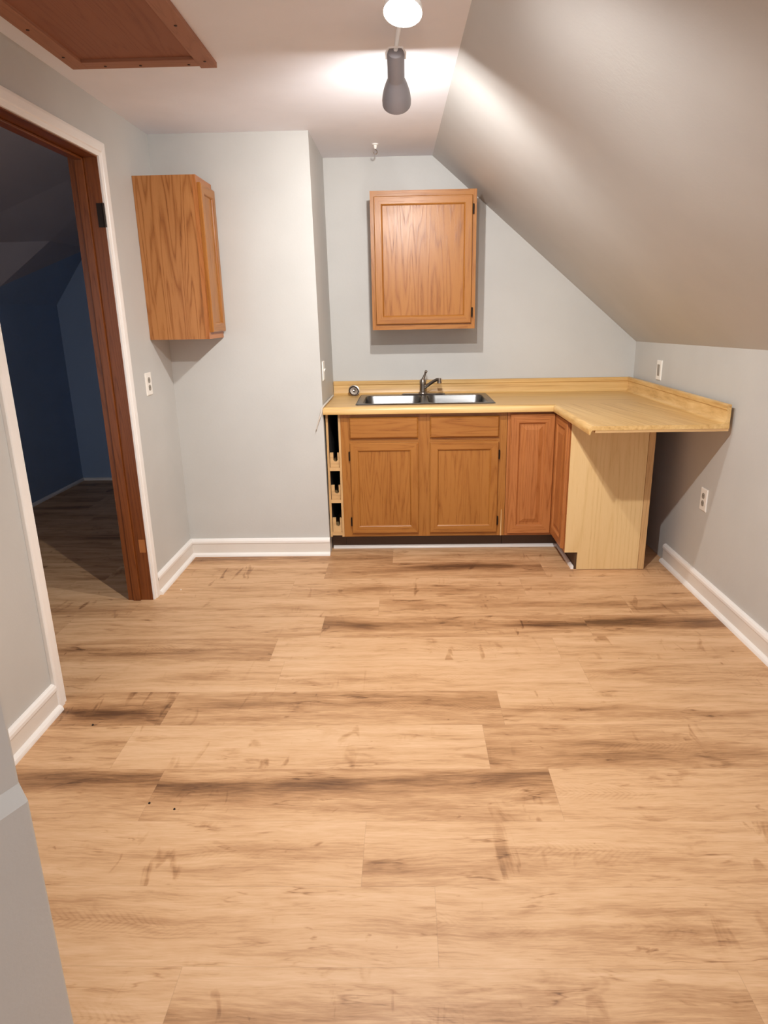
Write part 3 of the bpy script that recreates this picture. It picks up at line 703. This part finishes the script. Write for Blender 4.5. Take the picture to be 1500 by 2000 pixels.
# ================================================================== WALL PLATES
def outlet(name, label, fn, cu, cz, kind, cat, pw=.072, ph=.116):
    """fn(u, out, z) -> world"""
    root = thing(name, label, cat, fn(cu, 0, cz))
    b = Local(root); q0 = [(cu-pw/2, cz-ph/2), (cu+pw/2, cz-ph/2), (cu+pw/2, cz+ph/2), (cu-pw/2, cz+ph/2)]; g = .004
    q1 = [(cu-pw/2+g, cz-ph/2+g), (cu+pw/2-g, cz-ph/2+g), (cu+pw/2-g, cz+ph/2-g), (cu-pw/2+g, cz+ph/2-g)]
    b.solid([fn(u, .0004, z) for u, z in q0], [fn(u, .004, z) for u, z in q0]); b.solid([fn(u, .004, z) for u, z in q0], [fn(u, .0065, z) for u, z in q1])
    b.part('cover_plate', M['plate'])
    if kind == 'duplex':
        for s_ in (1, -1):
            pts = [(cu+.0165*max(-.86, min(.86, math.cos(a)))*1.0, cz+s_*.0195+.0150*math.sin(a)) for a in [2*math.pi*i/24 for i in range(24)]]
            b = Local(root); b.solid([fn(u, .0066, z) for u, z in pts], [fn(u, .0085, z) for u, z in pts]); rc = b.part('receptacle', M['recept'])
            b = Local(root)
            for du, hh in ((-.006, .0045), (.006, .0035)):
                q = [(cu+du-.001, cz+s_*.0195+.002-hh), (cu+du+.001, cz+s_*.0195+.002-hh), (cu+du+.001, cz+s_*.0195+.002+hh), (cu+du-.001, cz+s_*.0195+.002+hh)]
                b.solid([fn(u, .0085, z) for u, z in q], [fn(u, .0089, z) for u, z in q])
            b.part('slots', M['slot'], parent=rc)
    elif kind == 'switch':
        q = [(cu-.017, cz-.033), (cu+.017, cz-.033), (cu+.017, cz+.033), (cu-.017, cz+.033)]
        b = Local(root); b.solid([fn(u, .0066, z) for u, z in q], [fn(u, .0072 + (.003 if z > cz else 0), z) for u, z in q]); b.part('rocker', M['recept'])
    else:
        b = Local(root); q = [(cu-.004, cz-.004), (cu+.004, cz-.004), (cu+.004, cz+.012), (cu-.004, cz+.012)]
        b.solid([fn(u, .0066, z) for u, z in q], [fn(u, .016 if z > cz else .009, z) for u, z in q]); b.part('toggle', M['plate'])
    return root
fl = lambda u, o, z: (XL+o, u, z)
fr = lambda u, o, z: (XR-o, u, z)
outlet('wall_outlet', 'white duplex outlet on the left wall below the narrow cabinet', fl, 3.503, 1.097, 'duplex', 'outlet', .078)
outlet('light_switch', 'white wall plate with a grey rocker above the right backsplash', fr, 4.078, 1.078, 'switch', 'switch', .076)
outlet('wall_outlet', 'white duplex outlet low on the right wall under the countertop end', fr, 3.302, .492, 'duplex', 'outlet', .072)
XCH = -.4883
outlet('light_switch', 'white switch plate on the narrow side of the boxed-out wall by the counter', lambda u, o, z: (XCH+.0004+o, u, z), 3.998, 1.112, 'toggle', 'switch', .078, .110)

# ================================================================== CEILING THINGS
# ---- attic hatch
hx0, hx1, hy0, hy1 = -1.250, -.705, 2.14, 2.874
ht = thing('attic_hatch', 'brown wooden attic hatch framed in trim boards on the ceiling', 'hatch', ((hx0+hx1)/2, hy1, H))
zt = H-.0005; th = .019; fwid = .062
b = Local(ht); b.box(hx0, hx0+fwid, hy0, hy1, zt-th, zt); b.part('trim_board', M['hatchy'], bevel=.0015)
b = Local(ht); b.box(hx1-fwid, hx1, hy0, hy1+.022, zt-th, zt); b.part('trim_board', M['hatchy'], bevel=.0015)
b = Local(ht); b.box(hx0+fwid, hx1-fwid, hy1-.068, hy1, zt-th, zt); b.part('trim_board', M['hatchx'], bevel=.0015)
b = Local(ht); b.box(hx0+fwid, hx1-fwid, hy0, hy0+.068, zt-th, zt); b.part('trim_board', M['hatchx'], bevel=.0015)
b = Local(ht); b.box(hx0+fwid-.004, hx1-fwid+.004, hy0+.064, hy1-.064, zt-.008, zt-.001); b.part('hatch_panel', M['hatchpanel'])
for x, y in ((-1.222, 2.506), (-1.224, 2.747), (-1.114, 2.846), (-.981, 2.848), (-.735, 2.505), (-.732, 2.824), (-.80, 2.852)):
    b = Local(ht); b.lathe([(0, 0), (.0055, .0004), (.005, .0022), (0, .003)], (x, y, zt-th), (0, 0, -1), 12); b.part('screw', M['screw'])
# ---- small hook
hk = thing('ceiling_hook', 'small white ceiling hook near the back wall', 'hook', (-.159, 4.212, H))
b = Local(hk); b.lathe([(0, 0), (.019, 0), (.0185, .005), (.011, .008), (.008, .020), (.006, .026), (0, .026)], (-.159, 4.212, H-.0003), (0, 0, -1), 20); b.part('mount', M['lampwhite'], smooth=True)
b = Local(hk); b.tube([(-.159, 4.212, H-.024)] + [(-.159+.010*math.sin(a), 4.212, H-.042+.012*math.cos(a)) for a in [R(x) for x in range(0, 271, 30)]], .0026, 8); b.part('hook_wire', M['nickel'], smooth=True)

# ---- track light: rail on the ceiling with three adjustable heads
TX = -.004
tl = thing('track_light', 'ceiling track light with grey bell-shaped spot heads', 'light', (TX, 2.1, H))
b = Local(tl); b.box(TX-.014, TX+.014, 1.50, 2.56, H-.018, H-.0005); b.part('rail', M['lampwhite'], bevel=.003)
def head(mat, lamp, axis, recess, neck_len=.105, bell=.098, rr=.052, nr=.0290, stem_top=None, bulb_r=.027, beam=0, cone=150, blend=.8, metal='lampgrey'):
    a = Vector(axis).normalized(); rim = Vector(lamp) + a*recess
    L = neck_len+bell
    prof = [(0, -L), (nr*.55, -L), (nr*.9, -L+.006), (nr, -L+.016), (nr*1.0, -bell-.002)]
    for t_ in (0, .12, .25, .4, .55, .7, .85, 1.0):
        prof.append((nr+(rr-nr)*math.sin(t_*math.pi/2)**.9 if t_ < .86 else rr*(1-.02*(t_-.85)/.15), -bell*(1-t_)))
    inner = [(rr-.003, -.001), (rr-.004, -.015), (rr-.008, -.04), (nr+.004, -bell+.018), (nr-.002, -bell+.004), (0, -bell+.002)]
    m = Local(tl); m.lathe(prof, rim, a, 36, 0); m.lathe([prof[-1]]+inner, rim, a, 36, 1)
    hd = m.part('spot_head', [M[metal], M['lampinner']], smooth=True)
    bl = Local(tl); n_ = 9
    bl.lathe([(bulb_r*math.sin(math.pi*i/n_), -bulb_r*math.cos(math.pi*i/n_)) for i in range(n_+1)], lamp, a, 20)
    bb = bl.part('lamp_bulb', M[mat], parent=hd, smooth=True); bb['label'] = 'glowing lamp bulb'
    if beam:
        ld = bpy.data.lights.new('reflector_beam', 'SPOT'); lo = bpy.data.objects.new('reflector_beam', ld); COL.objects.link(lo)
        ld.energy = beam; ld.color = WARM; ld.spot_size = R(cone); ld.spot_blend = blend; ld.shadow_soft_size = .024
        lo.parent = tl; lo.location = Vector(lamp) + a*(bulb_r+.003) - tl.location; lo.rotation_euler = a.to_track_quat('-Z', 'Y').to_euler()
    end = rim - a*L
    top = Vector(stem_top)
    br = Local(tl); br.tube([top, top+(end-top)*.6+Vector((0, 0, .004)), end+a*.004], .0075, 10)
    side = a.orthogonal(); side = Vector((1, 0, 0))
    for s_ in (1, -1):
        br.tube([end - a*.012, end + side*s_*nr*.75 - a*.010, end + side*s_*(nr+.003) + a*.008, end + side*s_*(nr+.003) + a*.030], .003, 8)
    br.part('bracket', M['lampwhite'], parent=hd, smooth=True)
ang = R(32)
head('bulb1', (-.022, 2.685, 2.152), (0, math.cos(ang), -math.sin(ang)), .012, bulb_r=.016, stem_top=(TX, 2.50, H-.016), beam=L1_BEAM, cone=158, blend=.9)
head('bulb2', (.004, 2.20, 2.256), (-.08, -.34, -1), .022, neck_len=.012, bell=.046, rr=.056, nr=.040, stem_top=(TX, 2.21, H-.016), bulb_r=.040, metal='lampwhite', beam=L2_BEAM, cone=100, blend=.9)
head('bulb3', (.030, 1.70, 2.190), (.08, .42, -.90), .028, bulb_r=.018, neck_len=.05, bell=.085, stem_top=(TX, 1.66, H-.016), beam=L3_BEAM, cone=124, blend=.8)

# ================================================================== CRUMBS ON THE FLOOR
def crumb(name, x, y, r, mat, label):
    b = MB(); pts = []
    for i in range(7): a = 2*math.pi*i/7; pts.append((x+r*random.uniform(.7, 1.2)*math.cos(a), y+r*random.uniform(.7, 1.2)*math.sin(a)))
    b.solid([(p, q, .0003) for p, q in pts], [((p-x)*.6+x, (q-y)*.6+y, .0003+r*.9) for p, q in pts])
    tag(b.build(name, mat), label, 'crumb')
crumb('floor_crumb', -1.158, 2.093, .005, M['crumb'], 'dark crumb on the floor in front of the doorway casing')
crumb('floor_crumb', -.798, 1.688, .004, M['crumb'], 'dark crumb on the floor at the near left, left of its pair')
crumb('floor_crumb', -.712, 1.662, .004, M['crumb'], 'dark crumb on the floor at the near left, right of its pair')
crumb('paint_chip', -1.240, 3.345, .005, M['chip'], 'white paint chip on the floor beside the left baseboard')
